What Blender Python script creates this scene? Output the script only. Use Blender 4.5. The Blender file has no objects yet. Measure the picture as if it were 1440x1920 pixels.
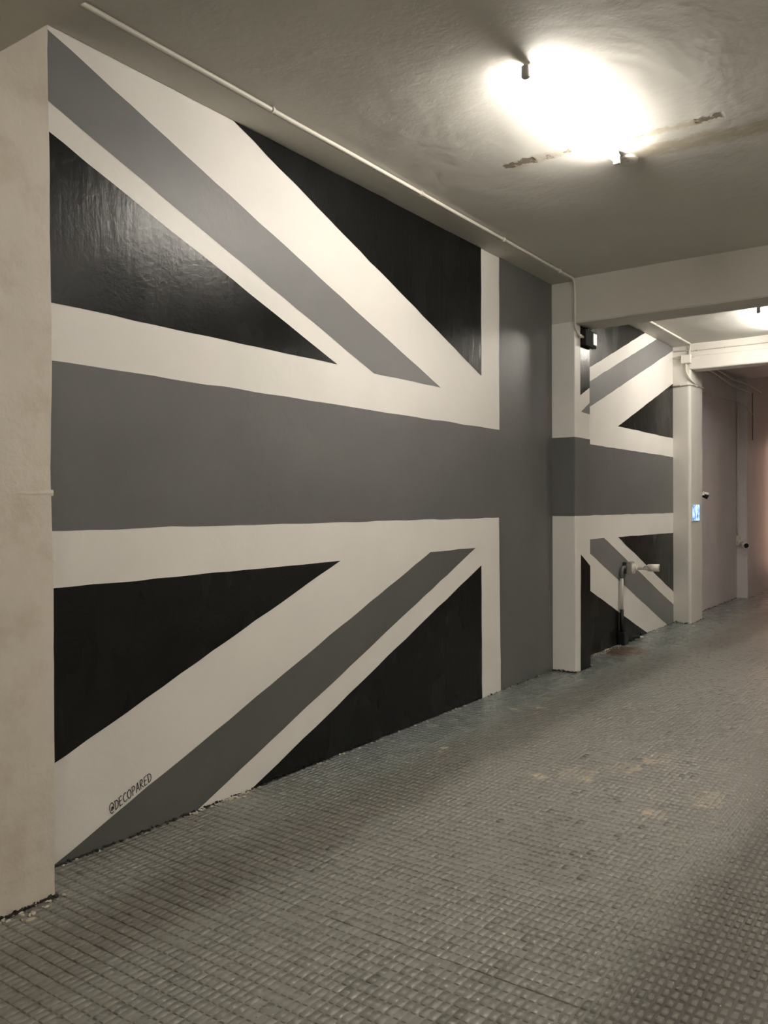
import bpy, bmesh, math, random
import numpy as np
from mathutils import Vector, Matrix, noise as mnoise
random.seed(7)
S = bpy.context.scene
C = S.collection

# ------------------------------------------------------------------ camera, world, exposure
cam_d = bpy.data.cameras.new('camera'); cam = bpy.data.objects.new('camera', cam_d); C.objects.link(cam)
cam_d.sensor_fit = 'VERTICAL'; cam_d.sensor_height = 36.0; cam_d.lens = 29.291; cam_d.clip_start = 0.05
_r = Vector((0.81551113, 0.57872111, -0.00484572)); _u = Vector((3.733e-5, 8.32026e-3, 0.999965385)); _f = Vector((-0.57874139, 0.81548308, -0.00676366))
M = Matrix.Identity(4)
for i in range(3):
    M[i][0] = _r[i]; M[i][1] = _u[i]; M[i][2] = -_f[i]
M.translation = (3.1373, 0.0, 1.5)
cam.matrix_world = M
S.camera = cam

w = bpy.data.worlds.new('world'); S.world = w; w.use_nodes = True
w.node_tree.nodes['Background'].inputs[0].default_value = (0.9, 0.95, 1, 1)
w.node_tree.nodes['Background'].inputs[1].default_value = 0.0
S.view_settings.view_transform = 'Standard'; S.view_settings.look = 'None'
S.view_settings.gamma = 1; S.view_settings.use_curve_mapping = False
S.view_settings.exposure = 1.50
TUBE = 80.0                       # emission of the fluorescent tubes
TUBE_COL = (1.0, 0.94, 0.855)
WARM = 0.13                        # added unseen warm tube that tints the last wall

# main dimensions (metres): x = distance from the mural wall, y = along it, z = up
ZS = 3.505     # underside of the shallow soffit along the wall
ZC = 3.53      # ceiling
P = 0.22       # how far the pillars stand out
P1 = (7.065, 7.42); P2 = (10.78, 11.35)
ZB1 = 3.127    # underside of the first beams
XR = 5.4       # right wall
Y0, Y1 = -4.2, 19.0

# ------------------------------------------------------------------ node helpers
class NT:
    def __init__(s, name):
        s.m = bpy.data.materials.new(name); s.m.use_nodes = True
        s.t = s.m.node_tree; s.n = s.t.nodes; s.b = s.n['Principled BSDF']
        s.geo = s.n.new('ShaderNodeNewGeometry')
    def link(s, a, b): s.t.links.new(a, b)
    def put(s, sock, v):
        if hasattr(v, 'is_linked'): s.link(v, sock)
        else:
            if isinstance(v, (tuple, list)) and len(v) == 3 and sock.type == 'RGBA': v = (*v, 1)
            sock.default_value = v
    def math(s, op, a, b=0.0, c=None, clamp=False):
        n = s.n.new('ShaderNodeMath'); n.operation = op; n.use_clamp = clamp
        s.put(n.inputs[0], a); s.put(n.inputs[1], b)
        if c is not None: s.put(n.inputs[2], c)
        return n.outputs[0]
    def vmath(s, op, a, b):
        n = s.n.new('ShaderNodeVectorMath'); n.operation = op
        s.put(n.inputs[0], a); s.put(n.inputs[1], b)
        return n
    def noise(s, scale, detail=4, rough=0.55, vec=None, stretch=None):
        n = s.n.new('ShaderNodeTexNoise'); n.inputs['Scale'].default_value = scale
        n.inputs['Detail'].default_value = detail; n.inputs['Roughness'].default_value = rough
        v = vec or s.geo.outputs['Position']
        if stretch: v = s.vmath('MULTIPLY', v, stretch).outputs[0]
        s.link(v, n.inputs['Vector']); return n.outputs[0]
    def ramp(s, f, a, b):
        n = s.n.new('ShaderNodeMapRange'); n.interpolation_type = 'SMOOTHSTEP'
        s.put(n.inputs[0], f); n.inputs[1].default_value = a; n.inputs[2].default_value = b
        return n.outputs[0]
    def rng(s, f, a, b, c, d):
        n = s.n.new('ShaderNodeMapRange')
        s.put(n.inputs[0], f); 
        for i, v in enumerate((a, b, c, d)): n.inputs[i+1].default_value = v
        return n.outputs[0]
    def mix(s, f, a, b):
        n = s.n.new('ShaderNodeMix'); n.data_type = 'RGBA'
        s.put(n.inputs[0], f); s.put(n.inputs[6], a); s.put(n.inputs[7], b)
        return n.outputs[2]
    def xyz(s):
        n = s.n.new('ShaderNodeSeparateXYZ'); s.link(s.geo.outputs['Position'], n.inputs[0]); return n.outputs
    def bump(s, h, dist=0.002, strength=1.0):
        n = s.n.new('ShaderNodeBump'); n.inputs['Distance'].default_value = dist; n.inputs['Strength'].default_value = strength
        s.link(h, n.inputs['Height']); s.link(n.outputs[0], s.b.inputs['Normal'])
    def blob(s, x, y, cx, cy, rx, ry, nz, soft=0.35, namp=0.9):
        # irregular patch: 1 inside, 0 outside
        dx = s.math('DIVIDE', s.math('SUBTRACT', x, cx), rx); dy = s.math('DIVIDE', s.math('SUBTRACT', y, cy), ry)
        d = s.math('SQRT', s.math('ADD', s.math('MULTIPLY', dx, dx), s.math('MULTIPLY', dy, dy)))
        d = s.math('ADD', d, s.math('MULTIPLY', s.math('SUBTRACT', nz, 0.5), namp*2))
        return s.math('SUBTRACT', 1.0, s.ramp(d, 1-soft, 1+soft))

def paint(name, col, rough=0.5, mottle=0.10, bump=0.0015, bscale=14, fine=90, grime=None, spec=0.5, stretch=None):
    t = NT(name)
    nz = t.noise(2.3, 5, 0.6, stretch=stretch)
    k = t.rng(nz, 0.3, 0.7, 1-mottle, 1+mottle)
    c = t.vmath('MULTIPLY', col, (1, 1, 1)).outputs[0]
    n = t.n.new('ShaderNodeVectorMath'); n.operation = 'SCALE'; n.inputs[0].default_value = col; t.link(k, n.inputs['Scale'])
    out = n.outputs[0]
    if grime:
        z = t.xyz()[2]
        g = t.math('MULTIPLY', t.ramp(t.noise(5, 6, 0.7), 0.45, 0.7), grime[1])
        out = t.mix(g, out, grime[0])
    t.link(out, t.b.inputs['Base Color'])
    t.b.inputs['Roughness'].default_value = rough
    t.b.inputs['Specular IOR Level'].default_value = spec
    h = t.math('ADD', t.noise(bscale, 5, 0.6), t.math('MULTIPLY', t.noise(fine, 3, 0.6), 0.18))
    t.bump(h, bump*1.6)
    return t.m

def flat(name, col, rough=0.5, metallic=0.0, emit=0.0, ecol=None):
    t = NT(name); t.b.inputs['Base Color'].default_value = (*col, 1)
    nz = t.noise(40, 3); t.link(t.rng(nz, 0, 1, max(rough-.06, 0.02), min(rough+.06, 1)), t.b.inputs['Roughness'])
    t.b.inputs['Metallic'].default_value = metallic
    if emit:
        t.b.inputs['Emission Color'].default_value = (*(ecol or col), 1); t.b.inputs['Emission Strength'].default_value = emit
    return t.m

def glossy_black():
    # brushed gloss paint: streaky roughness and a plaster relief that stretches the reflections
    t = NT('black_gloss_paint')
    nz = t.noise(2.2, 5, 0.6)
    t.link(t.mix(nz, (0.0055, 0.0058, 0.0055), (0.0065, 0.0068, 0.0065)), t.b.inputs['Base Color'])
    st = t.noise(1.0, 2, 0.5, stretch=(2.0, 4.0, 1.6))
    t.link(t.rng(st, 0.3, 0.7, 0.22, 0.31), t.b.inputs['Roughness'])
    t.b.inputs['Specular IOR Level'].default_value = 0.24
    h = t.math('ADD', t.math('MULTIPLY', t.noise(1.0, 3, 0.5, stretch=(5, 5, 4)), 0.30),
               t.math('ADD', t.math('MULTIPLY', t.noise(38, 4, 0.65), 0.24), t.math('MULTIPLY', t.noise(1.0, 3, 0.6, stretch=(14, 26, 4)), 0.30)))
    t.bump(h, 0.0050)
    return t.m

def ceiling_mat():
    t = NT('ceiling_paint'); x, y, z = t.xyz()
    nz = t.noise(1.6, 4, 0.6); fn = t.noise(28, 5, 0.65); mn = t.noise(9, 5, 0.7)
    base = t.mix(nz, (0.55, 0.53, 0.485), (0.63, 0.61, 0.56))
    # band of peeled paint across the ceiling (a torn strip) and a damp stain beside it
    yy = t.math('ADD', t.math('ADD', y, t.math('MULTIPLY', t.math('SUBTRACT', mn, 0.5), 0.12)), t.math('MULTIPLY', t.math('SUBTRACT', fn, 0.5), 0.11))
    def strip(x0, x1, yc, hw, thr, soft=0.01):
        a = t.math('SUBTRACT', 1.0, t.ramp(t.math('ABSOLUTE', t.math('SUBTRACT', yy, yc)), hw-soft, hw+soft))
        b = t.math('MULTIPLY', t.ramp(x, x0-0.01, x0+0.01), t.math('SUBTRACT', 1.0, t.ramp(x, x1-0.01, x1+0.01)))
        return t.math('MULTIPLY', t.math('MULTIPLY', a, b), t.ramp(mn, thr-0.04, thr+0.04))
    tear = strip(0.83, 1.03, 4.51, 0.035, 0.40)
    tear = t.math('MAXIMUM', tear, strip(1.03, 1.25, 4.535, 0.022, 0.50))
    tear = t.math('MAXIMUM', tear, strip(1.93, 2.07, 4.56, 0.030, 0.40))
    tear = t.math('MAXIMUM', tear, strip(1.52, 1.66, 4.585, 0.020, 0.50))
    st1 = strip(1.48, 2.0, 4.575, 0.035, 0.25, 0.025)
    st1b = strip(0.85, 1.25, 4.52, 0.045, 0.35, 0.03)
    yo = t.math('SUBTRACT', y, t.math('MULTIPLY', t.math('SUBTRACT', x, 1.48), 0.02))
    a = t.math('SUBTRACT', 1.0, t.ramp(t.math('ABSOLUTE', t.math('SUBTRACT', t.math('ADD', yo, t.math('MULTIPLY', t.math('SUBTRACT', mn, 0.5), 0.22)), 4.81)), 0.05, 0.12))
    st2 = t.math('MULTIPLY', t.math('MULTIPLY', a, t.ramp(x, 1.45, 1.62)), t.ramp(mn, 0.22, 0.5))
    c = t.mix(t.math('MULTIPLY', st1, 0.75), base, (0.42, 0.37, 0.27))
    c = t.mix(t.math('MULTIPLY', st1b, 0.45), c, (0.36, 0.30, 0.21))
    c = t.mix(t.math('MULTIPLY', st2, 0.8), c, (0.40, 0.35, 0.25))
    c = t.mix(t.math('MULTIPLY', tear, 0.85), c, (0.17, 0.13, 0.095))
    # faint vertical-ish drip stain
    t.link(c, t.b.inputs['Base Color']); t.b.inputs['Roughness'].default_value = 0.72
    t.b.inputs['Specular IOR Level'].default_value = 0.25
    lump = t.ramp(t.noise(24, 2, 0.4), 0.66, 0.74)
    h = t.math('ADD', t.math('MULTIPLY', t.noise(3.2, 4, 0.55), 1.0), t.math('ADD', t.math('MULTIPLY', fn, 0.12), t.math('MULTIPLY', lump, 0.03)))
    h = t.math('SUBTRACT', h, t.math('MULTIPLY', tear, 0.25))
    t.bump(h, 0.009)
    return t.m

def floor_mat():
    t = NT('floor_paint'); x, y, z = t.xyz()
    n1 = t.noise(1.3, 5, 0.6); n2 = t.noise(6.5, 6, 0.68); n3 = t.noise(34, 5, 0.7); n4 = t.noise(15, 4, 0.6)
    c = t.mix(t.ramp(n1, 0.35, 0.65), (0.170, 0.168, 0.145), (0.225, 0.223, 0.198))
    # fresher blue-green paint in the strip nobody walks or drives on, beside the wall
    near = t.math('MULTIPLY', t.math('SUBTRACT', 1.0, t.ramp(t.math('ADD', x, t.math('MULTIPLY', n1, 0.5)), 0.50, 1.25)), t.ramp(y, 2.4, 4.6))
    c = t.mix(t.math('MULTIPLY', near, 0.7), c, (0.195, 0.232, 0.225))
    c = t.mix(t.math('MULTIPLY', t.ramp(n2, 0.5, 0.7), 0.22), c, (0.205, 0.185, 0.165))
    # lamp glow on the middle of the floor, painted as paler base colour
    painted_glow = t.math('MULTIPLY', t.blob(x, y, 1.45, 5.3, 0.75, 3.2, n1, 0.55, 0.5), 0.65)
    c = t.mix(painted_glow, c, (0.35, 0.34, 0.31))
    # tyre tracks
    def track(xc, hw, y0, yend, amp):
        xx = t.math('ADD', x, t.math('MULTIPLY', t.math('SUBTRACT', n1, 0.5), 0.25))
        a = t.math('SUBTRACT', 1.0, t.ramp(t.math('ABSOLUTE', t.math('SUBTRACT', xx, xc)), hw*0.25, hw))
        g = t.math('MULTIPLY', a, t.math('MULTIPLY', t.ramp(y, y0, y0+0.8), t.math('SUBTRACT', 1.0, t.ramp(y, yend, yend+2))))
        return t.math('MULTIPLY', g, amp)
    trk = t.math('MAXIMUM', track(0.62, 0.30, 1.0, 7.5, 0.95), track(2.50, 0.38, 1.4, 5.6, 1.0))
    trk = t.math('MAXIMUM', trk, track(0.85, 0.30, 8.5, 16, 0.8))
    trk = t.math('MAXIMUM', trk, track(1.5, 0.35, 8.0, 17, 0.4))
    c = t.mix(t.math('MULTIPLY', trk, 0.50), c, (0.085, 0.073, 0.054))
    low = t.math('SUBTRACT', 1.0, t.ramp(z, 0.0001, 0.0006))
    dirt = t.math('MULTIPLY', low, t.math('ADD', 0.10, t.math('MULTIPLY', trk, 0.90)))
    dirt = t.math('MULTIPLY', dirt, t.math('SUBTRACT', 1.0, t.ramp(y, 7.5, 10.0)))
    c = t.mix(dirt, c, (0.042, 0.034, 0.023))
    fr = lambda v, off, p: t.math('ABSOLUTE', t.math('SUBTRACT', t.math('FRACT', t.math('ADD', t.math('DIVIDE', t.math('SUBTRACT', v, off), p), 0.5)), 0.5))
    dash = t.math('MULTIPLY', t.math('LESS_THAN', fr(x, 0.0185, 0.5/17.3), 0.30), t.math('GREATER_THAN', fr(y, 0.55, 0.5/9.85), 0.425))
    dash = t.math('MULTIPLY', t.math('MULTIPLY', dash, low), t.math('MULTIPLY', t.ramp(n4, 0.25, 0.5), t.math('SUBTRACT', 1.0, t.ramp(y, 5.5, 8.0))))
    c = t.mix(t.math('MULTIPLY', dash, 0.75), c, (0.030, 0.025, 0.018))  # stud-end shadows and groove dirt, painted together as dark dashes
    # tile joints: along y every .5 m offset, along x every .5 m, dark with dirt where worn
    def joint(v, off, hw):
        f = t.math('ABSOLUTE', t.math('SUBTRACT', t.math('FRACT', t.math('DIVIDE', t.math('SUBTRACT', v, off), 0.5)), 0.5))
        return t.math('SUBTRACT', 1.0, t.ramp(t.math('SUBTRACT', 0.5, f), hw*0.5/0.5, hw*1.3/0.5))
    jt = t.math('MULTIPLY', joint(y, 1.855, 0.004), t.ramp(n2, 0.38, 0.56))
    jt = t.math('MAXIMUM', jt, t.math('MULTIPLY', joint(x, 2.44, 0.004), t.math('MULTIPLY', t.ramp(x, 2.2, 2.3), t.ramp(n2, 0.30, 0.5))))
    jt = t.math('MULTIPLY', jt, t.math('MULTIPLY', low, t.math('SUBTRACT', 1.0, t.ramp(y, 4.5, 6.5))))
    c = t.mix(jt, c, (0.035, 0.028, 0.02))
    # bare cream spots where the paint has come off
    spots = [(1.50, 4.66, 0.08, 0.12), (1.33, 4.40, 0.10, 0.12), (1.60, 4.95, 0.07, 0.13), (2.03, 4.40, 0.07, 0.13), (0.465, 4.38, 0.045, 0.06),
             (0.48, 5.72, 0.10, 0.04), (0.40, 6.0, 0.06, 0.04), (0.36, 5.55, 0.06, 0.03), (1.15, 4.25, 0.07, 0.05), (1.86, 4.05, 0.06, 0.05), (0.62, 6.2, .05, .06), (0.27, 1.55, 0.02, 0.02), (.33, 1.72, .012, .02)]
    sm = None
    for (cx, cy, rx, ry) in spots:
        b = t.blob(x, y, cx, cy, rx, ry, n4, 0.12, 1.1)
        sm = b if sm is None else t.math('MAXIMUM', sm, b)
    sm = t.math('MULTIPLY', sm, t.math('MAXIMUM', t.math('MULTIPLY', low, t.ramp(n3, 0.30, 0.42)), t.ramp(n2, 0.50, 0.56)))
    c = t.mix(sm, c, (0.50, 0.43, 0.325))
    # chips and dark flecks
    chip = t.ramp(t.noise(75, 2, 0.5), 0.715, 0.735)
    c = t.mix(t.math('MULTIPLY', chip, t.math('MULTIPLY', t.ramp(x, 0.5, 1.2), 0.7)), c, (0.50, 0.47, 0.39))
    fleck = t.math('MULTIPLY', t.ramp(t.noise(42, 2, 0.5, stretch=(1, 1, 1)), 0.70, 0.72), t.ramp(n2, 0.45, 0.6))
    c = t.mix(fleck, c, (0.025, 0.02, 0.016))
    # rusty damp spot by the drain pipe
    rust = t.blob(x, y, 0.20, 8.42, 0.22, 0.30, n4, 0.12, 0.5)
    c = t.mix(t.math('MULTIPLY', rust, 0.8), c, (0.115, 0.062, 0.03))
    # dirt along the foot of the walls
    t.link(c, t.b.inputs['Base Color'])
    r = t.math('ADD', t.rng(n2, 0.3, 0.7, 0.26, 0.42), t.math('MULTIPLY', trk, 0.16))
    r = t.math('SUBTRACT', r, t.math('MULTIPLY', near, 0.08))
    t.link(r, t.b.inputs['Roughness'])
    t.b.inputs['Specular IOR Level'].default_value = 0.6
    t.b.inputs['Coat Weight'].default_value = 0.3; t.b.inputs['Coat Roughness'].default_value = 0.42
    h = t.math('ADD', t.math('MULTIPLY', t.noise(9, 4, 0.6), 0.25), t.math('ADD', t.math('MULTIPLY', t.noise(60, 4, 0.6), 0.08), t.math('MULTIPLY', chip, 0.1)))
    t.bump(h, 0.0035)
    return t.m

MAT = dict(
    white=paint('white_mural_paint', (0.76, 0.735, 0.69), 0.42, 0.03, 0.0012),
    gray=paint('gray_mural_paint', (0.115, 0.115, 0.113), 0.42, 0.07, 0.0014, spec=0.42),
    gray2=paint('light_gray_mural_paint', (0.172, 0.170, 0.172), 0.45, 0.05, 0.0014, spec=0.4),
    gray3=paint('slate_gray_mural_paint', (0.095, 0.095, 0.092), 0.45, 0.05, 0.0014, spec=0.4),
    black=glossy_black(),
    plaster=paint('white_plaster', (0.66, 0.635, 0.585), 0.55, 0.04, 0.0022, 9),
    column=paint('cream_column_paint', (0.62, 0.565, 0.49), 0.5, 0.05, 0.0040, 7, 60, grime=((0.47, 0.39, 0.30), 0.45), stretch=(2, 2, 0.6)),
    beam=paint('beam_paint', (0.54, 0.52, 0.465), 0.6, 0.04, 0.003, 5),
    far=paint('far_wall_paint', (0.62, 0.575, 0.58), 0.6, 0.05, 0.002, 8),
    conduit=flat('conduit_white_paint', (0.62, 0.59, 0.52), 0.45),
    pipeblack=flat('pipe_black_paint', (0.010, 0.010, 0.010), 0.35),
    pipegray=flat('pipe_gray_paint', (0.13, 0.13, 0.13), 0.42),
    pipewhite=flat('pipe_white_paint', (0.62, 0.59, 0.54), 0.45),
    plastic=flat('white_plastic', (0.74, 0.72, 0.65), 0.35),
    graybox=flat('gray_plastic', (0.30, 0.295, 0.28), 0.45),
    darkbox=flat('dark_plastic', (0.035, 0.035, 0.034), 0.5),
    blackplastic=flat('black_plastic', (0.004, 0.004, 0.004), 0.85),
    lens=flat('camera_lens', (0.002, 0.002, 0.003), 0.12),
    metal=flat('socket_metal', (0.42, 0.40, 0.39), 0.4, 0.2),
    ink=flat('black_marker', (0.012, 0.011, 0.010), 0.6),
    grime=paint('grime', (0.018, 0.015, 0.012), 0.8, 0.3),
    flake=paint('paint_flakes', (0.52, 0.48, 0.40), 0.6, 0.1),
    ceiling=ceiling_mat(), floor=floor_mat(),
    tube=flat('lit_tube', (1, 1, 1), 0.3, emit=TUBE, ecol=TUBE_COL),
    warm=flat('warm_lit_tube', (1, .6, .4), 0.3, emit=WARM*40, ecol=(1.0, 0.60, 0.44)),
)

# ------------------------------------------------------------------ object helpers
def link(name, bm, mats, parent=None, smooth=False):
    me = bpy.data.meshes.new(name); bm.normal_update(); bm.to_mesh(me); bm.free()
    if not isinstance(mats, (list, tuple)): mats = [mats]
    for m in mats: me.materials.append(m)
    if smooth:
        for p in me.polygons: p.use_smooth = True
    o = bpy.data.objects.new(name, me); C.objects.link(o)
    if parent: o.parent = parent; o.matrix_parent_inverse = parent.matrix_world.inverted()
    return o
def struct(name, bm, mats, parent=None, smooth=False):
    o = link(name, bm, mats, parent, smooth)
    if not parent: o['kind'] = 'structure'
    return o
def tag(o, label, cat, group=None, kind=None):
    o['label'] = label; o['category'] = cat
    if group: o['group'] = group
    if kind: o['kind'] = kind
    return o
def thing(name, label, cat, loc=(0, 0, 0), group=None):
    o = bpy.data.objects.new(name, None); C.objects.link(o); o.location = loc; o.empty_display_size = 0.1
    o.matrix_world = Matrix.Translation(loc)
    return tag(o, label, cat, group)
def dup(root, delta, label=None):
    r = root.copy(); C.objects.link(r); r.location = root.location + Vector(delta)
    if label: r['label'] = label
    for ch in list(root.children):
        c = ch.copy(); C.objects.link(c); c.parent = r; c.matrix_parent_inverse = ch.matrix_parent_inverse
        for g in list(ch.children):
            d = g.copy(); C.objects.link(d); d.parent = c; d.matrix_parent_inverse = g.matrix_parent_inverse
    return r
def box(bm, x0, x1, y0, y1, z0, z1, mi=0, bevel=0.0, seg=2):
    vs = [bm.verts.new((x, y, z)) for x in (x0, x1) for y in (y0, y1) for z in (z0, z1)]
    fs = [(0, 1, 3, 2), (4, 6, 7, 5), (0, 4, 5, 1), (2, 3, 7, 6), (0, 2, 6, 4), (1, 5, 7, 3)]
    new = [bm.faces.new([vs[i] for i in f]) for f in fs]
    for f in new: f.material_index = mi
    bmesh.ops.recalc_face_normals(bm, faces=new)
    if bevel:
        es = list({e for f in new for e in f.edges})
        bmesh.ops.bevel(bm, geom=es, offset=bevel, segments=seg, affect='EDGES', profile=0.5)
def cyl(bm, a, b, r0, r1=None, n=20, mi=0):
    r1 = r0 if r1 is None else r1
    a = Vector(a); b = Vector(b); d = (b-a).normalized()
    u = d.orthogonal().normalized(); v = d.cross(u)
    A = [bm.verts.new(a + (u*math.cos(t)+v*math.sin(t))*r0) for t in [2*math.pi*i/n for i in range(n)]]
    B = [bm.verts.new(b + (u*math.cos(t)+v*math.sin(t))*r1) for t in [2*math.pi*i/n for i in range(n)]]
    for i in range(n):
        f = bm.faces.new((A[i], A[(i+1) % n], B[(i+1) % n], B[i])); f.material_index = mi; f.smooth = True
    for r in (list(reversed(A)), B):
        f = bm.faces.new(r); f.material_index = mi
def smoothpath(pts, rad=0.04, n=6):
    pts = [Vector(p) for p in pts]; out = [pts[0]]
    for i in range(1, len(pts)-1):
        a, b, c = pts[i-1], pts[i], pts[i+1]
        r = min(rad, (a-b).length*0.48, (c-b).length*0.48)
        p0 = b+(a-b).normalized()*r; p1 = b+(c-b).normalized()*r
        for k in range(n+1):
            t = k/n; out.append(p0*(1-t)**2 + b*2*t*(1-t) + p1*t*t)
    out.append(pts[-1]); return out
def tubepath(bm, pts, r, n=10, mi=0):
    rings = []; prev = None
    for i, p in enumerate(pts):
        d = (pts[min(i+1, len(pts)-1)] - pts[max(i-1, 0)]).normalized()
        u = prev - d*prev.dot(d) if prev is not None else d.orthogonal()
        u.normalize(); prev = u; v = d.cross(u)
        rings.append([bm.verts.new(p+(u*math.cos(t)+v*math.sin(t))*r) for t in [2*math.pi*k/n for k in range(n)]])
    for a, b in zip(rings, rings[1:]):
        for k in range(n):
            f = bm.faces.new((a[k], a[(k+1) % n], b[(k+1) % n], b[k])); f.smooth = True; f.material_index = mi
    bm.faces.new(list(reversed(rings[0]))).material_index = mi; bm.faces.new(rings[-1]).material_index = mi
def poly(bm, pts, mi):
    f = bm.faces.new([bm.verts.new(p) for p in pts]); f.material_index = mi
    return f
def wiggle(pts, amp, seg, closed=True, fixed=lambda p: False):
    # hand-painted edges: subdivide and jitter a little
    out = []; n = len(pts)
    for i in range(n):
        a = Vector(pts[i]); b = Vector(pts[(i+1) % n]); L = (b-a).length; k = max(1, int(L/seg))
        nrm = Vector((-(b-a).y, (b-a).x))/max(L, 1e-6)
        for j in range(k):
            p = a.lerp(b, j/k)
            if j and not fixed(p): p = p + nrm*amp*mnoise.noise(Vector((p.x*6.0, p.y*6.0, 3.3)))
            out.append((p.x, p.y))
    return out
def wallpoly(bm, pts, mi, x, off=0.0012):
    pts = wiggle(pts, 0.006, 0.11)
    v = [bm.verts.new((x+off, y, z)) for y, z in pts]
    es = [bm.edges.new((v[i], v[(i+1) % len(v)])) for i in range(len(v))]
    r = bmesh.ops.triangle_fill(bm, use_beauty=True, use_dissolve=False, edges=es, normal=(1, 0, 0))
    for g in r['geom']:
        if isinstance(g, bmesh.types.BMFace):
            g.material_index = mi
            g.normal_update()
            if g.normal.x < 0: g.normal_flip()
def edgeify(x): return x

MUR = [MAT['white'], MAT['gray'], MAT['black'], MAT['gray2'], MAT['gray3']]
W_, G_, K_, L_, D_ = range(5)

# ------------------------------------------------------------------ mural wall, first bay
YA = 1.88
bm = bmesh.new()
box(bm, -0.2, 0.0, YA-0.6, P1[0]+0.02, -0.02, ZC, W_)
wallpoly(bm, [(YA, 3.117), (YA, 2.357), (3.944, 2.357)], K_, 0)
wallpoly(bm, [(YA, ZS+.02), (1.95, ZS+.02), (2.034, 3.481), (5.135, 2.352), (4.316, 2.350), (YA, 3.242)], L_, 0)
wallpoly(bm, [(3.03, ZS+.02), (5.740, ZS+.02), (5.738, 2.512)], K_, 0)
wallpoly(bm, [(YA, 2.114), (YA, 1.405), (6.022, 1.405), (6.045, 0.0), (7.08, 0.0), (7.08, ZS+.02), (6.043, ZS+.02), (6.037, 2.114)], G_, 0)
wallpoly(bm, [(YA, 1.164), (YA, 0.375), (3.961, 1.172)], K_, 0)
wallpoly(bm, [(2.00, 0.0), (2.807, 0.0), (5.637, 1.177), (4.984, 1.176)], D_, 0)
wallpoly(bm, [(3.185, 0.0), (5.733, 0.0), (5.725, 1.037)], K_, 0)
wl = struct('wall_left', bm, MUR)

# signature painted on the white stripe
GL = {'@': [[(.62, .38), (.5, .52), (.36, .42), (.34, .25), (.46, .18), (.58, .28), (.62, .52), (.66, .25), (.8, .3), (.86, .55), (.72, .85), (.45, .95), (.16, .8), (.05, .48), (.14, .12), (.42, -.08), (.72, .0)]],
      'D': [[(.1, 0), (.1, 1)], [(.0, .98), (.4, .95), (.68, .7), (.68, .32), (.45, .06), (.05, 0)]],
      'E': [[(.62, 1), (.1, .98), (.1, 0), (.62, .02)], [(.1, .52), (.52, .54)]],
      'C': [[(.66, .9), (.42, 1), (.12, .78), (.04, .45), (.18, .1), (.46, 0), (.7, .12)]],
      'O': [[(.4, 1), (.12, .82), (.04, .48), (.16, .12), (.42, 0), (.7, .16), (.78, .52), (.66, .86), (.4, 1)]],
      'P': [[(.1, 0), (.12, 1), (.46, .98), (.62, .76), (.5, .52), (.12, .45)]],
      'A': [[(.0, 0), (.38, 1), (.66, 0)], [(.14, .38), (.58, .36)]],
      'R': [[(.1, 0), (.1, 1), (.46, .98), (.58, .76), (.46, .54), (.12, .5), (.68, .0)]]}
bm = bmesh.new()
def stroke(bm, pl, w):
    for a, b in zip(pl, pl[1:]):
        a = Vector(a); b = Vector(b); d = (b-a).normalized(); n = Vector((-d.y, d.x))*w; e = d*w*0.6
        poly(bm, [(0.0022, q.x, q.y) for q in (a-n-e, b-n+e, b+n+e, a+n-e)], 0)
txt = '@DECOPARED'; y0, z0 = 2.303, 0.137; ang = math.atan2(0.090, 0.232)
ca, sa = math.cos(ang), math.sin(ang); px = 0.0
for i, ch in enumerate(txt):
    hgt = 0.050 if ch == '@' else 0.043
    wd = 0.030 if ch == '@' else 0.0285
    for pl in GL[ch]:
        q = []
        for (u, v) in pl:
            lx = px+u*wd - 0.15*0; lz = v*hgt
            q.append((y0+lx*ca-lz*sa*0.35, z0+lx*sa+lz*ca))
        stroke(bm, q, 0.0019)
    px += 0.031 if ch == '@' else (0.0240 if ch != 'O' else .0275)
sg = link('lettering', bm, MAT['ink'], wl); sg['label'] = 'thin black hand-painted words along the white stripe'

# ------------------------------------------------------------------ pillar 1 (mural wraps round it)
def pillar_mesh(bm, x0, x1, y0, y1, z0, z1, wob=0.004, rnd=0.012, seg=0.07, mi=0, foot=True):
    # rectangular pillar with slightly rounded, wobbly arrises
    prof = []
    def corner(cx, cy, sx, sy):
        a0 = {(1, -1): -90, (1, 1): 0}[(sx, sy)]
        for k in range(4):
            t = math.radians(a0+30*k); prof.append((cx - sx*rnd + rnd*math.cos(t), cy - sy*rnd + rnd*math.sin(t)))
    prof.append((x0, y0)); 
    for k in range(1, 4): prof.append((x0+(x1-x0-rnd)*k/4, y0))
    corner(x1, y0, 1, -1)
    for k in range(1, 5): prof.append((x1, y0+rnd+(y1-y0-2*rnd)*k/5))
    corner(x1, y1, 1, 1)
    prof.append((x0, y1))
    nz = int((z1-z0)/seg)+1; rings = []
    for j in range(nz+1):
        z = z0+(z1-z0)*j/nz; ring = []
        for (x, y) in prof:
            d = wob*mnoise.noise(Vector((x*5, y*5, z*2.3)))+wob*0.4*mnoise.noise(Vector((x*9, y*9, z*17)))
            e = wob*mnoise.noise(Vector((x*5+9, y*5, z*2.1)))
            edge = x > x0+0.03
            ring.append(bm.verts.new((x+(d if edge else 0), y+(e if edge else 0), z)))
        rings.append(ring)
    for a, b in zip(rings, rings[1:]):
        for k in range(len(prof)-1):
            f = bm.faces.new((a[k], a[k+1], b[k+1], b[k])); f.material_index = mi
    bm.faces.new(rings[-1]).material_index = mi
bm = bmesh.new()
box(bm, -0.05, P, P1[0], P1[1], -0.02, ZB1+.02, W_, 0.006, 2)
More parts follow.
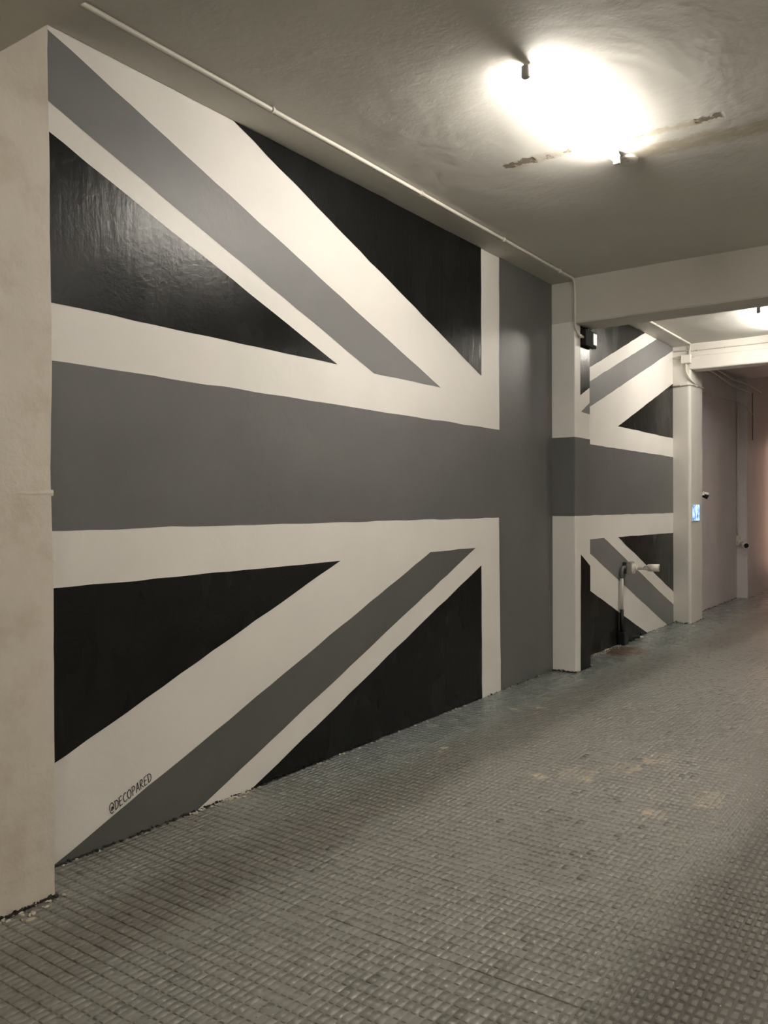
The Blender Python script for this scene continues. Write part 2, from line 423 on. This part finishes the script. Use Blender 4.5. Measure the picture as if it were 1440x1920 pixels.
def paintbox(y0, y1, z0, z1, mi):      # band that turns round the near corner
    poly(bm, [(0.001, P1[0]-.0012, z0), (P-.004, P1[0]-.0012, z0), (P-.004, P1[0]-.0012, z1), (0.001, P1[0]-.0012, z1)], mi)
    poly(bm, [(P-.004, P1[0]-.0012, z0), (P+.0012, P1[0]+.005, z0), (P+.0012, P1[0]+.005, z1), (P-.004, P1[0]-.0012, z1)], mi)
    poly(bm, [(P+.0012, P1[0]+.005, z0), (P+.0012, P1[1]-.003, z0), (P+.0012, P1[1]-.003, z1), (P+.0012, P1[0]+.005, z1)], mi)
paintbox(0, 0, 1.405, 2.113, G_)
e = P1[1]-.003
wallpoly(bm, [(7.193, ZB1), (7.190, 2.497), (e, 2.592), (e, ZB1)], K_, P)
wallpoly(bm, [(7.206, 2.350), (e, 2.453), (e, 2.343)], L_, P)
wallpoly(bm, [(7.178, 0.0), (7.190, 1.055), (e, 0.935), (e, 0.0)], K_, P)
struct('pillar', bm, MUR)

# ------------------------------------------------------------------ mural wall, second bay
A, B = P1[1]-.01, P2[0]+.02
bm = bmesh.new()
box(bm, -0.2, 0.0, P1[0]+.02, B, -0.02, ZC, W_)
wallpoly(bm, [(A, 2.668), (9.745, ZS+.02), (A, ZS+.02)], K_, 0)
wallpoly(bm, [(A, 2.536), (A, 2.350), (7.600, 2.350), (B, 3.466), (B, ZS+.02), (10.19, ZS+.02)], L_, 0)
wallpoly(bm, [(8.775, 2.350), (B, 2.347), (B, 3.048)], K_, 0)
wallpoly(bm, [(A, 1.400), (B, 1.400), (B, 2.110), (A, 2.110)], G_, 0)
wallpoly(bm, [(7.61, 1.163), (8.352, 1.163), (B, 0.222), (B, 0.0), (10.52, 0.0)], L_, 0)
wallpoly(bm, [(8.773, 1.157), (B, 1.147), (B, 0.385)], K_, 0)
wallpoly(bm, [(A, 0.0), (A, 0.851), (9.745, 0.0)], K_, 0)
struct('wall_left', bm, MUR)

# ------------------------------------------------------------------ near column, pillar 2, far wall
bm = bmesh.new(); pillar_mesh(bm, -0.1, 0.237, 0.2, 1.88, -0.01, ZC, 0.009, 0.006)
# plaster ridge left by an old hoop at eye height
for (z, h, dx) in ((1.555, 0.012, .0022), (1.29, .006, .0010)):
    n = 24; rows = []
    for k in range(n+1):
        y = 1.70+(1.884-1.70)*k/n; zz = z+0.006*mnoise.noise(Vector((y*6, 0, z)))
        rows.append([bm.verts.new((0.236, y, zz-h)), bm.verts.new((0.2365+dx*k/n+.0012*mnoise.noise(Vector((y*20, 2, z))), y, zz)), bm.verts.new((0.236, y, zz+h))])
    for a, b in zip(rows, rows[1:]):
        for k in range(2): bm.faces.new((a[k], b[k], b[k+1], a[k+1]))
struct('pillar', bm, MAT['column'])

bm = bmesh.new(); pillar_mesh(bm, -0.05, P, P2[0], P2[1], -0.01, ZC, 0.006, 0.035)
struct('pillar', bm, MAT['plaster'])

bm = bmesh.new()
box(bm, -0.2, 0.0, B, 14.25, -0.02, 3.8)
struct('wall_left', bm, MAT['far'])
bm = bmesh.new()                                   # the wall steps out beyond the last bay
pillar_mesh(bm, -0.2, 0.16, 14.25, 15.0, -0.02, 4.4, 0.006, 0.02)
box(bm, -0.2, 0.158, 14.95, Y1, -0.02, 4.4)
struct('wall_left', bm, MAT['far'])
# rest of the shell
bm = bmesh.new(); box(bm, -0.2, -0.02, Y0, 1.3, -0.02, ZC); struct('wall_left', bm, MAT['plaster'])
bm = bmesh.new(); box(bm, XR, XR+.2, Y0, Y1, -0.02, 4.4); struct('wall_right', bm, MAT['plaster'])
bm = bmesh.new(); box(bm, -0.2, XR+.2, Y0-.2, Y0, -0.02, ZC+.2); struct('wall_back', bm, MAT['plaster'])
bm = bmesh.new(); box(bm, -0.2, XR+.2, Y1, Y1+.2, -0.02, 4.6); struct('wall_front', bm, MAT['far'])

# ------------------------------------------------------------------ ceiling, soffits, beams
bm = bmesh.new()
nx, ny = 60, 160; grid = []
for j in range(ny+1):
    y = Y0+(P2[0]+.05-Y0)*j/ny; row = []
    for i in range(nx+1):
        x = -0.2+(XR+.4)*i/nx
        dz = 0.010*mnoise.noise(Vector((x*1.1, y*1.1, 1.0)))*min(1, max(0, (x-0.25)*2.5))
        row.append(bm.verts.new((x, y, ZC+dz)))
    grid.append(row)
for a, b in zip(grid, grid[1:]):
    for k in range(nx): bm.faces.new((a[k], b[k], b[k+1], a[k+1])).smooth = True
box(bm, -0.2, XR+.2, Y0, P2[0]+.05, ZC+.03, ZC+.25)
struct('ceiling', bm, MAT['ceiling'])
bm = bmesh.new()                                   # beyond the last beam: level, then climbing with the ramp
for (ya, yb, za, zb) in ((P2[0]+.05, 14.35, ZC, ZC), (14.35, Y1, ZC, ZC+0.165*(Y1-14.35))):
    poly(bm, [(-.2, ya, za), (-.2, yb, zb), (XR+.2, yb, zb), (XR+.2, ya, za)], 0)
    poly(bm, [(-.2, ya, za+.2), (XR+.2, ya, za+.2), (XR+.2, yb, zb+.2), (-.2, yb, zb+.2)], 0)
struct('ceiling', bm, MAT['far'])

def beam_mesh(bm, x0, x1, y0, y1, z0, z1, wob=0.004, seg=0.09):
    # downstand beam: rough lower arrises
    n = int((x1-x0)/seg); rows = []
    for k in range(n+1):
        x = x0+(x1-x0)*k/n
        j = lambda s: wob*(mnoise.noise(Vector((x*3.1, s, 0)))+.5*mnoise.noise(Vector((x*13, s, 2))))
        rows.append([bm.verts.new(v) for v in ((x, y0, z1), (x, y0, z0+.012+j(1)), (x, y0+.010, z0+j(1)), (x, y1-.010+j(5), z0+j(3)), (x, y1+j(5), z0+.012+j(3)), (x, y1, z1))])
    for a, b in zip(rows, rows[1:]):
        for k in range(5): bm.faces.new((a[k], b[k], b[k+1], a[k+1]))
    bm.faces.new(rows[0]); bm.faces.new(list(reversed(rows[-1])))
bm = bmesh.new(); beam_mesh(bm, P-.0, XR, P1[0], P1[1], ZB1, ZC+.02); box(bm, 0.0, P+.01, P1[0]+.001, P1[1], ZB1+.01, ZC); struct('beam', bm, MAT['beam'])
bm = bmesh.new(); beam_mesh(bm, 0.2, XR, 1.0, 1.654, ZB1, ZC+.02); struct('beam', bm, MAT['beam'])
bm = bmesh.new()
beam_mesh(bm, P-.02, XR, P2[0], 11.03, 3.20, 3.36, 0.003)
beam_mesh(bm, P-.02, XR, P2[0]+.03, 11.03, 3.35, ZC+.05, 0.003)
struct('beam', bm, MAT['plaster'])
def soffit(y0, y1):
    bm = bmesh.new(); n = int((y1-y0)/0.1); rows = []
    for k in range(n+1):
        y = y0+(y1-y0)*k/n; j = 0.0035*mnoise.noise(Vector((y*4, 7, 0)))+0.002*mnoise.noise(Vector((y*19, 7, 0)))
        rows.append([bm.verts.new(v) for v in ((0.0, y, ZS+j), (0.008, y, ZS-.002+j*.5), (P-.006, y, ZS), (P, y, ZS+.006), (P+.006, y, ZC+.012))])
    for a, b in zip(rows, rows[1:]):
        for k in range(4): bm.faces.new((a[k], a[k+1], b[k+1], b[k]))
    struct('beam', bm, MAT['beam'])
soffit(1.6, P1[0]+.01); soffit(P1[1]-.01, P2[0]+.02)

# ------------------------------------------------------------------ floor of studded cement tiles
def build_floor():
    rng = np.random.default_rng(3)
    V = []; F = []
    V += [(-.2, Y0, 0), (XR+.2, Y0, 0), (XR+.2, Y1, 0), (-.2, Y1, 0)]; F.append((0, 1, 2, 3))
    V = [np.array(V)]; nv = 4; quads = [np.array([[0, 1, 2, 3]])]
    px, py = 0.5/17.3, 0.5/9.85
    xs = np.arange(0.004, 4.1, px)+.0145; ys = np.arange(0.55, 12.6, py)
    X, Y = np.meshgrid(xs, ys); X = X.ravel(); Y = Y.ravel()
    inten = lambda f: np.array([mnoise.noise(Vector((a*f, b*f, 5.5))) for a, b in zip(X, Y)])
    n1 = inten(1.7); n2 = inten(7.0)
    # how far the paint has levelled the relief: middle lane smooth, right lane crisp, far lane smooth
    mid = np.exp(-((X-1.55)/0.55)**2)*np.exp(-((Y-3.6)/2.4)**2)
    rel = 1.0-0.82*mid+0.35*n1
    rel *= 1-0.75*np.clip((Y-5.5)/2.5, 0, 1)
    worn = (n2 > 0.42) & (X > 0.75) & (Y < 6); rel[worn] *= 0.35
    rel = np.clip(rel, 0.10, 1.15)
    sq = np.clip((X-1.95)/0.25, 0, 1)              # right lane: small crisp studs
    j = lambda s: rng.normal(0, s, X.size)
    bw = (0.0139*(1-sq)+0.0100*sq)+j(.0004); bl = (0.0222*(1-sq)+0.0172*sq)+j(.0006)
    tw = (0.0126*(1-sq)+0.0082*sq)+j(.0004); tl = (0.0212*(1-sq)+0.0158*sq)+j(.0007)
    rel *= 1-0.6*np.clip((0.5-X)/0.2, 0, 1)*np.clip((Y-4.0)/1.5, 0, 1)
    h = (0.0021+.0019*sq)*rel
    cx = X+j(.0007); cy = Y+j(.0010)
    keep = (Y < 12.6)
    # avoid studs inside pillars
    keep &= ~((X < P+.02) & (Y > P1[0]-.02) & (Y < P1[1]+.03)); keep &= ~((X < P+.02) & (Y > P2[0]-.02) & (Y < P2[1]+.03)); keep &= ~((X < .26) & (Y < 1.91))
    tx, ty = j(.05), j(.04)
    cols = []
    for k, (sx, sy) in enumerate(((-1, -1), (1, -1), (1, 1), (-1, 1))):
        cols.append(np.stack([cx+sx*bw, cy+sy*bl, np.full(X.size, -0.0003)], 1))
    for k, (sx, sy) in enumerate(((-1, -1), (1, -1), (1, 1), (-1, 1))):
        cols.append(np.stack([cx+sx*tw, cy+sy*tl, h*(1+0.10*sx*tx+0.10*sy*ty)], 1))
    VV = np.stack(cols, 1)[keep].reshape(-1, 3); n = VV.shape[0]//8
    base = (np.arange(n)*8+nv)[:, None]
    for q in ((4, 5, 6, 7), (0, 1, 5, 4), (1, 2, 6, 5), (2, 3, 7, 6), (3, 0, 4, 7)):
        quads.append(base+np.array(q)[None, :])
    V.append(VV); V = np.concatenate(V).astype(np.float32); Q = np.concatenate(quads).astype(np.int32)
    me = bpy.data.meshes.new('floor')
    me.vertices.add(len(V)); me.vertices.foreach_set('co', V.ravel())
    me.loops.add(Q.size); me.loops.foreach_set('vertex_index', Q.ravel())
    me.polygons.add(len(Q)); me.polygons.foreach_set('loop_start', np.arange(len(Q), dtype=np.int32)*4)
    me.update(calc_edges=True); me.validate()
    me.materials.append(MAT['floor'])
    o = bpy.data.objects.new('floor', me); C.objects.link(o); o['kind'] = 'structure'
build_floor()

# ------------------------------------------------------------------ ceiling lights
def make_light(y0, x=1.455):
    t = thing('ceiling_light', 'fluorescent batten light with bright bare tube, beside the peeling strip of the ceiling', 'ceiling light', (x, y0+.6, ZC-.07), 'fluorescent battens in a row along the ceiling')
    b = bmesh.new(); box(b, x-.016, x+.016, y0+.02, y0+1.20, ZC-.014, ZC+.012, 0, 0.003); link('housing', b, MAT['plastic'], t)
    for yy in (y0-.002, y0+1.19):
        b = bmesh.new(); box(b, x-.019, x+.019, yy, yy+.028, ZC-.068, ZC-.01, 0, 0.006)
        cyl(b, (x, yy+.004, ZC-.047), (x, yy+.034, ZC-.047), 0.019); link('lamp_holder', b, MAT['metal'], t)
    b = bmesh.new(); cyl(b, (x, y0+.032, ZC-.047), (x, y0+1.19, ZC-.047), 0.015, n=16); link('tube', b, MAT['tube'], t)
    return t
L1 = make_light(3.50)
L2 = dup(L1, (-0.13, 5.70, 0), 'fluorescent batten light beyond the deep beam, half out of the frame')
L0 = dup(L1, (0, -6.0, 0), 'fluorescent batten light near the back of the garage')  # unseen tube added behind the camera as fill
for i, yy in enumerate((-0.35, 5.1, -6.0)):          # unseen second row of tubes, added for fill light
    dup(L1, (2.85, yy, 0), ['fluorescent batten light of the second row, nearest the viewer', 'fluorescent batten light of the second row, past the first beam', 'fluorescent batten light of the second row, by the back wall'][i])
t = thing('ceiling_rose', 'small round white cover plate on ceiling at end of near light', 'cover plate', (1.475, 4.83, ZC))
b = bmesh.new(); cyl(b, (1.475, 4.83, ZC+.006), (1.475, 4.83, ZC-.010), 0.062, 0.058, 32); link('cover', b, MAT['conduit'], t)
b = bmesh.new(); cyl(b, (1.475, 4.83, ZC-.009), (1.475, 4.83, ZC-.013), 0.006, n=10); link('screw', b, MAT['metal'], t)

# unseen warm tube added beyond the right edge to light the last wall pink
t = thing('wall_lamp', 'tall warm orange tube lamp standing far down the garage', 'lamp', (0.44, 16.4, 0))
b = bmesh.new(); cyl(b, (0.44, 16.4, 0), (0.44, 16.4, .03), .13, n=24); link('base', b, MAT['graybox'], t)
b = bmesh.new(); cyl(b, (0.44, 16.4, .03), (0.44, 16.4, .35), .02, n=12); link('pole', b, MAT['graybox'], t)
b = bmesh.new(); cyl(b, (0.44, 16.4, .35), (0.44, 16.4, 2.6), .025, n=14); link('tube', b, MAT['warm'], t)

# ------------------------------------------------------------------ conduits
def conduit(name, label, pts, r, clips=(), rad=0.05, mat='conduit', cat='conduit', group=None, wob=0.0015):
    t = thing(name, label, cat, pts[0], group)
    path = smoothpath(pts, rad)
    # subdivide long runs and let them sag slightly
    fine = [path[0]]
    for a, b in zip(path, path[1:]):
        k = max(1, int((b-a).length/0.18))
        for i in range(1, k+1):
            p = a.lerp(b, i/k)
            fine.append(p + (Vector((mnoise.noise(p*2.1), mnoise.noise(p*1.7+Vector((5, 0, 0))), mnoise.noise(p*2.3+Vector((0, 9, 0)))))*wob if i < k else Vector((0, 0, 0))))
    b = bmesh.new(); tubepath(b, fine, r); link('pipe', b, MAT[mat], t)
    for (c, d) in clips:                           # clip: saddle round the pipe at c, pipe direction d
        c = Vector(c); d = Vector(d).normalized(); b = bmesh.new()
        cyl(b, c-d*.007, c+d*.007, r*1.45, n=12)
        s = {'x': 0, 'y': 1, 'z': 2}
        o = Vector((0, 0, r*1.2)) if abs(d.z) < .5 else Vector((-r*1.2, 0, 0))
        cyl(b, c, c+o*1.2, r*.8, n=8)
        link('clip', b, MAT['conduit'], t)
    return t
xc, zc = P+.010, ZS+.008
conduit('conduit', 'long white painted conduit along the ceiling corner above the big mural', [(xc+.0, 1.655, zc), (xc, 7.052, zc), (xc-.001, 7.051, 3.085), (xc+.012, 7.10, 3.028), (xc+.012, 7.215, 3.022)], 0.0115,
        [((xc, 3.135, zc), (0, 1, 0)), ((xc, 4.53, zc), (0, 1, 0)), ((xc, 5.68, zc), (0, 1, 0)), ((xc, 6.72, zc), (0, 1, 0)), ((xc+.012, 7.15, 3.022), (0, 1, 0))], 0.09)
conduit('conduit', 'white painted conduit along ceiling corner of second bay, ending at junction box', [(xc, 7.42, zc), (xc, 10.757, zc), (xc-.03, 10.762, 3.36)], 0.0115,
        [((xc, 9.35, zc), (0, 1, 0)), ((xc, 10.3, zc), (0, 1, 0))], 0.07)
t = thing('junction_box', 'small square white junction box on far pillar under the conduit', 'junction box', (0.175, 10.76, 3.33))
b = bmesh.new(); box(b, .115, .235, 10.725, 10.775, 3.275, 3.385, 0, .006); link('housing', b, MAT['plastic'], t)
b = bmesh.new(); box(b, .119, .231, 10.719, 10.726, 3.279, 3.381, 0, .003); link('cover', b, MAT['plastic'], t)
conduit('conduit', 'white conduit bending out of the junction box round the far pillar', [(.172, 10.755, 3.276), (.172, 10.755, 3.16), (.235, 10.76, 3.06), (.234, 11.10, 3.02)], 0.0125, [], 0.10)
conduit('conduit', 'thin white conduit hooped round the far pillar', [(0.012, 10.762, 3.005), (.20, 10.762, 3.012), (.234, 10.80, 3.012), (.234, 11.35, 3.03), (.17, 11.37, 3.04), (0.012, 11.40, 3.055), (0.012, 14.1, 3.16), (.05, 14.23, 3.14), (.175, 14.25, 3.05), (.175, 14.6, 2.95)], 0.009,
        [((.234, 10.98, 3.016), (0, 1, 0)), ((.1, 10.762, 3.008), (1, 0, 0)), ((.012, 12.6, 3.10), (0, 1, 0))], 0.04)
conduit('conduit', 'upper thin white cable run across the far beam', [(.02, 10.765, 3.445), (.24, 10.765, 3.440), (.24, 10.80, 3.440), (5.3, 10.80, 3.450)], 0.008,
        [((.30, 10.80, 3.440), (1, 0, 0)), ((.63, 10.80, 3.441), (1, 0, 0)), ((1.4, 10.80, 3.443), (1, 0, 0))], 0.01)
conduit('conduit', 'short white conduit entering the left side of the junction box', [(.02, 10.764, 3.36), (.12, 10.764, 3.355)], 0.010, [])
conduit('conduit', 'lower thin white cable run along the far beam ledge', [(.235, 10.775, 3.352), (.30, 10.795, 3.362), (5.3, 10.80, 3.366)], 0.007, [((.42, 10.797, 3.363), (1, 0, 0)), ((2.0, 10.80, 3.364), (1, 0, 0))], 0.01)
conduit('conduit', 'white conduit sagging along the last bay, upper of two', [(.03, 11.36, 3.50), (.03, 12.9, 3.50), (.05, 13.8, 3.45), (.185, 14.25, 3.42), (.185, 15.2, 3.40)], 0.014, [], 0.3)
conduit('conduit', 'white conduit sagging along the last bay, lower of two', [(.03, 11.36, 3.44), (.03, 12.9, 3.42), (.045, 13.7, 3.35), (.18, 14.24, 3.31), (.18, 14.40, 3.30)], 0.013, [], 0.3)
conduit('conduit', 'dark cable dropping down the corner of the last wall step', [(.18, 14.55, 3.32), (.18, 14.55, 2.55)], 0.008, [], mat='pipegray')
conduit('conduit', 'thin vertical conduit down to the farthest camera', [(.02, 14.232, 3.08), (.02, 14.232, 0.98)], 0.011, [], mat='conduit')
conduit('conduit', 'short dark cable at the top of the far pillar', [(.2, 11.37, 3.19), (.2, 11.37, 3.08), (.17, 11.36, 3.04)], 0.006, [], mat='darkbox')

# ------------------------------------------------------------------ black emergency light on pillar 1
t = thing('emergency_light', 'black box emergency light with white lens, high on mural pillar under beam', 'emergency light', (P, 7.3, 3.0))
b = bmesh.new(); box(b, P, P+.048, 7.205, 7.47, 2.952, 3.098, 0, .006); box(b, P, P+.02, 7.30, 7.40, 3.09, ZB1, 0, .003); link('housing', b, MAT['blackplastic'], t)
b = bmesh.new(); box(b, P+.044, P+.056, 7.375, 7.462, 2.975, 3.085, 0, .005); link('lens', b, MAT['plastic'], t)
b = bmesh.new(); cyl(b, (P+.02, 7.335, 3.100), (P+.02, 7.335, 3.124), .008, n=10); link('screw', b, MAT['plastic'], t)

# ------------------------------------------------------------------ low wall camera on its painted conduit
t = thing('drain_conduit', 'mural-coloured conduit rising from floor and bending to the white camera', 'conduit', (.03, 8.80, 0))
b = bmesh.new(); box(b, .001, .085, 8.735, 8.865, -.002, .135, 0, .01); link('base', b, MAT['pipeblack'], t)
b = bmesh.new(); tubepath(b, [Vector((.03, 8.80, z)) for z in (.12, .25, .378)], .021, 14); link('pipe', b, MAT['pipeblack'], t)['label'] = 'black painted lower pipe'
b = bmesh.new(); tubepath(b, [Vector((.03, 8.80, z)) for z in (.378, .55, .712)], .018, 14); link('pipe', b, MAT['pipewhite'], t)['label'] = 'white painted middle pipe'
b = bmesh.new(); tubepath(b, smoothpath([(.03, 8.80, .712), (.03, 8.80, .822), (.038, 9.02, .830)], .09, 8), .018, 14); link('pipe', b, MAT['pipegray'], t)['label'] = 'gray painted upper bend'
b = bmesh.new(); cyl(b, (.034, 8.885, .826), (.035, 8.91, .827), .023, n=14); link('coupling', b, MAT['pipegray'], t)

def bullet_camera(label, base, arm_dir, body_dir, plate_n, s=1.0, armlen=.085, blen=.15, box_part=True, eye=False):
    base = Vector(base); a = Vector(arm_dir).normalized(); bd = Vector(body_dir).normalized(); n = Vector(plate_n).normalized()
    t = thing('security_camera', label, 'security camera', base)
    b = bmesh.new(); cyl(b, base, base+n*.014*s, .058*s, .056*s, 28); cyl(b, base+n*.013*s, base+n*.024*s, .050*s, .030*s, 28); link('mounting_plate', b, MAT['plastic'], t)
    p = base+n*.022*s; q = p+a*armlen*s
    b = bmesh.new(); cyl(b, p-a*.004, p+a*.035*s, .027*s, .022*s, 20); cyl(b, p+a*.035*s, q, .021*s, .024*s, 20)
    bmesh.ops.create_uvsphere(b, u_segments=20, v_segments=12, radius=.027*s, matrix=Matrix.Translation(q)); link('arm', b, MAT['plastic'], t, True)
    c0 = q+bd*.01*s; c1 = q+bd*blen*s
    b = bmesh.new(); cyl(b, c0, c0+bd*.02*s, .026*s, .036*s, 28); cyl(b, c0+bd*.02*s, c1-bd*.01*s, .038*s, .040*s, 28); cyl(b, c1-bd*.01*s, c1, .040*s, .034*s, 28)
    h = link('housing', b, MAT['plastic'], t)
    b = bmesh.new(); cyl(b, c1-bd*.002, c1+bd*.003*s, .033*s, n=28); link('lens', b, MAT['lens'], t)
    return t, q, c0, c1
t2, q, c0, c1 = bullet_camera('white bullet security camera low on the second mural bay', (.100, 8.955, .812), (1, .05, .10), (1, .08, .02), (1, 0, 0), 1.0, .11, .155)
b = bmesh.new(); tubepath(b, smoothpath([q+Vector((-.012, -.03, .0)), q+Vector((.02, -.042, .03)), q+Vector((.06, -.045, .005)), q+Vector((.075, -.035, -.035))], .03), .0028, 8); link('cable', b, MAT['graybox'], t2)
b = bmesh.new(); box(b, .0, .045, 8.90, 9.01, .752, .882, 0, .008); link('back_box', b, MAT['darkbox'], t2)
b = bmesh.new(); box(b, .045, .100, 8.895, 9.015, .748, .886, 0, .010); link('adapter', b, MAT['graybox'], t2)

# fitting lying at the foot of the wall
t = thing('hose_fitting', 'small black hose fitting with white tip lying at the foot of the wall', 'hose fitting', (.06, 9.15, 0.0))
b = bmesh.new(); tubepath(b, smoothpath([(.02, 9.00, .012), (.05, 9.06, .045), (.09, 9.17, .04)], .03), .020, 12); cyl(b, (.03, 9.03, .0), (.05, 9.06, .03), .026, .02, 12); box(b, .01, .05, 9.10, 9.16, .0, .03, 0, .005); link('body', b, MAT['blackplastic'], t)
b = bmesh.new(); cyl(b, (.088, 9.165, .04), (.115, 9.255, .022), .013, .009, 12); link('tip', b, MAT['plastic'], t)

# farthest camera, facing the viewer
t3, q, c0, c1 = bullet_camera('white security camera with black lens on farthest wall step, facing the viewer', (.035, 14.242, .885), (.75, -.6, -.15), (.55, -.83, -.12), (0, -1, 0), 1.15, .07, .15)
b = bmesh.new(); box(b, .0, .055, 14.20, 14.252, .84, 1.0, 0, .006); link('back_box', b, MAT['conduit'], t3)

# small camera peeping out behind pillar 2, and the lit panel on its face
t = thing('security_camera', 'tiny black-lensed camera peeping out behind the far pillar edge', 'security camera', (P-.03, P2[1], 1.64))
b = bmesh.new(); box(b, .15, .235, P2[1]-.002, P2[1]+.04, 1.625, 1.665, 0, .006); link('bracket', b, MAT['plastic'], t)
b = bmesh.new(); cyl(b, (.200, 11.41, 1.635), (.265, 11.43, 1.600), .030, .032, 18); link('housing', b, MAT['blackplastic'], t)
b = bmesh.new(); cyl(b, (.205, 11.40, 1.662), (.275, 11.42, 1.640), .018, .018, 12); link('sunshade', b, MAT['plastic'], t)

def panel_mat():
    t = NT('lit_blue_panel'); x, y, z = t.xyz()
    v = t.noise(1.0, 4, 0.7, stretch=(1, 26, 7)); u = t.noise(1.0, 3, 0.6, stretch=(1, 55, 18))
    k = t.ramp(t.math('ADD', t.math('MULTIPLY', v, .6), t.math('MULTIPLY', u, .4)), .40, .60)
    c = t.mix(k, (0.01, 0.02, 0.09), (0.55, 0.80, 1.0))
    c = t.mix(t.math('MULTIPLY', t.ramp(u, .42, .5), .35), c, (.05, .2, .8))
    t.link(c, t.b.inputs['Base Color']); t.link(c, t.b.inputs['Emission Color']); t.b.inputs['Emission Strength'].default_value = 0.9
    t.b.inputs['Roughness'].default_value = .25
    return t.m
t = thing('wall_panel', 'small blue and white lit panel on the far white pillar', 'panel', (P, 10.97, 1.4))
b = bmesh.new(); box(b, P-.006, P+.012, 10.80, 11.14, 1.29, 1.51, 0, .003); link('frame', b, MAT['plastic'], t)
b = bmesh.new(); box(b, P+.011, P+.0145, 10.812, 11.128, 1.300, 1.500); link('screen', b, panel_mat(), t)

# ------------------------------------------------------------------ crumbs of grime and paint along the foot of the walls
def crumbs(name, label, cat, mat, n, f, smin, smax, seed):
    rnd = random.Random(seed); bm = bmesh.new()
    for i in range(n):
        p, nx, ny = f(rnd); s = rnd.uniform(smin, smax)
        m = Matrix.Translation(p) @ Matrix.Rotation(rnd.uniform(0, 6.28), 4, 'Z') @ Matrix.Diagonal((s*rnd.uniform(.6, 2.0), s*rnd.uniform(.5, 1.1), s*rnd.uniform(.3, .9), 1))
        r = bmesh.ops.create_icosphere(bm, subdivisions=1, radius=1.0, matrix=m)
        for v in r['verts']: v.co += Vector((rnd.uniform(-1, 1), rnd.uniform(-1, 1), rnd.uniform(-1, 1)))*s*.25
    o = link(name, bm, mat); tag(o, label, cat, kind='stuff'); return o
def along(rnd):
    y = rnd.choice([rnd.uniform(1.9, 3.4), rnd.uniform(1.9, 3.2), rnd.uniform(3.2, 7.06), rnd.uniform(7.42, 10.8), rnd.uniform(11.4, 14.2)])
    return Vector((abs(rnd.gauss(0, .007))+.001, y, abs(rnd.gauss(0, .004)))), 1, 0
def foot(rnd):
    k = rnd.random()
    if k < .55: return Vector((.237+abs(rnd.gauss(0, .006)), rnd.uniform(1.0, 1.89), abs(rnd.gauss(0, .004)))), 1, 0
    if k < .75: return Vector((rnd.uniform(0, .23), P1[0]-abs(rnd.gauss(0, .006)), abs(rnd.gauss(0, .006)))), 1, 0
    if k < .85: return Vector((P+abs(rnd.gauss(0, .006)), rnd.uniform(P1[0], P1[1]), abs(rnd.gauss(0, .006)))), 1, 0
    if k < .95: return Vector((rnd.uniform(0, .23), P2[0]-abs(rnd.gauss(0, .01)), abs(rnd.gauss(0, .01)))), 1, 0
    return Vector((P+abs(rnd.gauss(0, .006)), rnd.uniform(P2[0], P2[1]), abs(rnd.gauss(0, .006)))), 1, 0
crumbs('grime', 'black crumbly grime along the foot of the mural walls', 'grime', MAT['grime'], 700, along, .002, .0085, 1)
crumbs('grime', 'black crumbly grime around the feet of the pillars', 'grime', MAT['grime'], 420, foot, .003, .010, 2)
def flk(rnd):
    k = rnd.random()
    if k < .30: return Vector((rnd.uniform(.01, .10)*rnd.random()+.01, rnd.uniform(7.5, 8.9), .004)), 1, 0
    if k < .45: return Vector((.01+abs(rnd.gauss(0, .02)), rnd.uniform(2.75, 3.2), .004)), 1, 0
    if k < .60: return Vector((.25+abs(rnd.gauss(0, .03)), rnd.uniform(1.2, 1.9), .004)), 1, 0
    return Vector((.008+abs(rnd.gauss(0, .012)), rnd.uniform(1.9, 14), .003)), 1, 0
crumbs('paint_flakes', 'cream paint flakes scattered along the wall foot', 'paint flakes', MAT['flake'], 420, flk, .003, .009, 3)
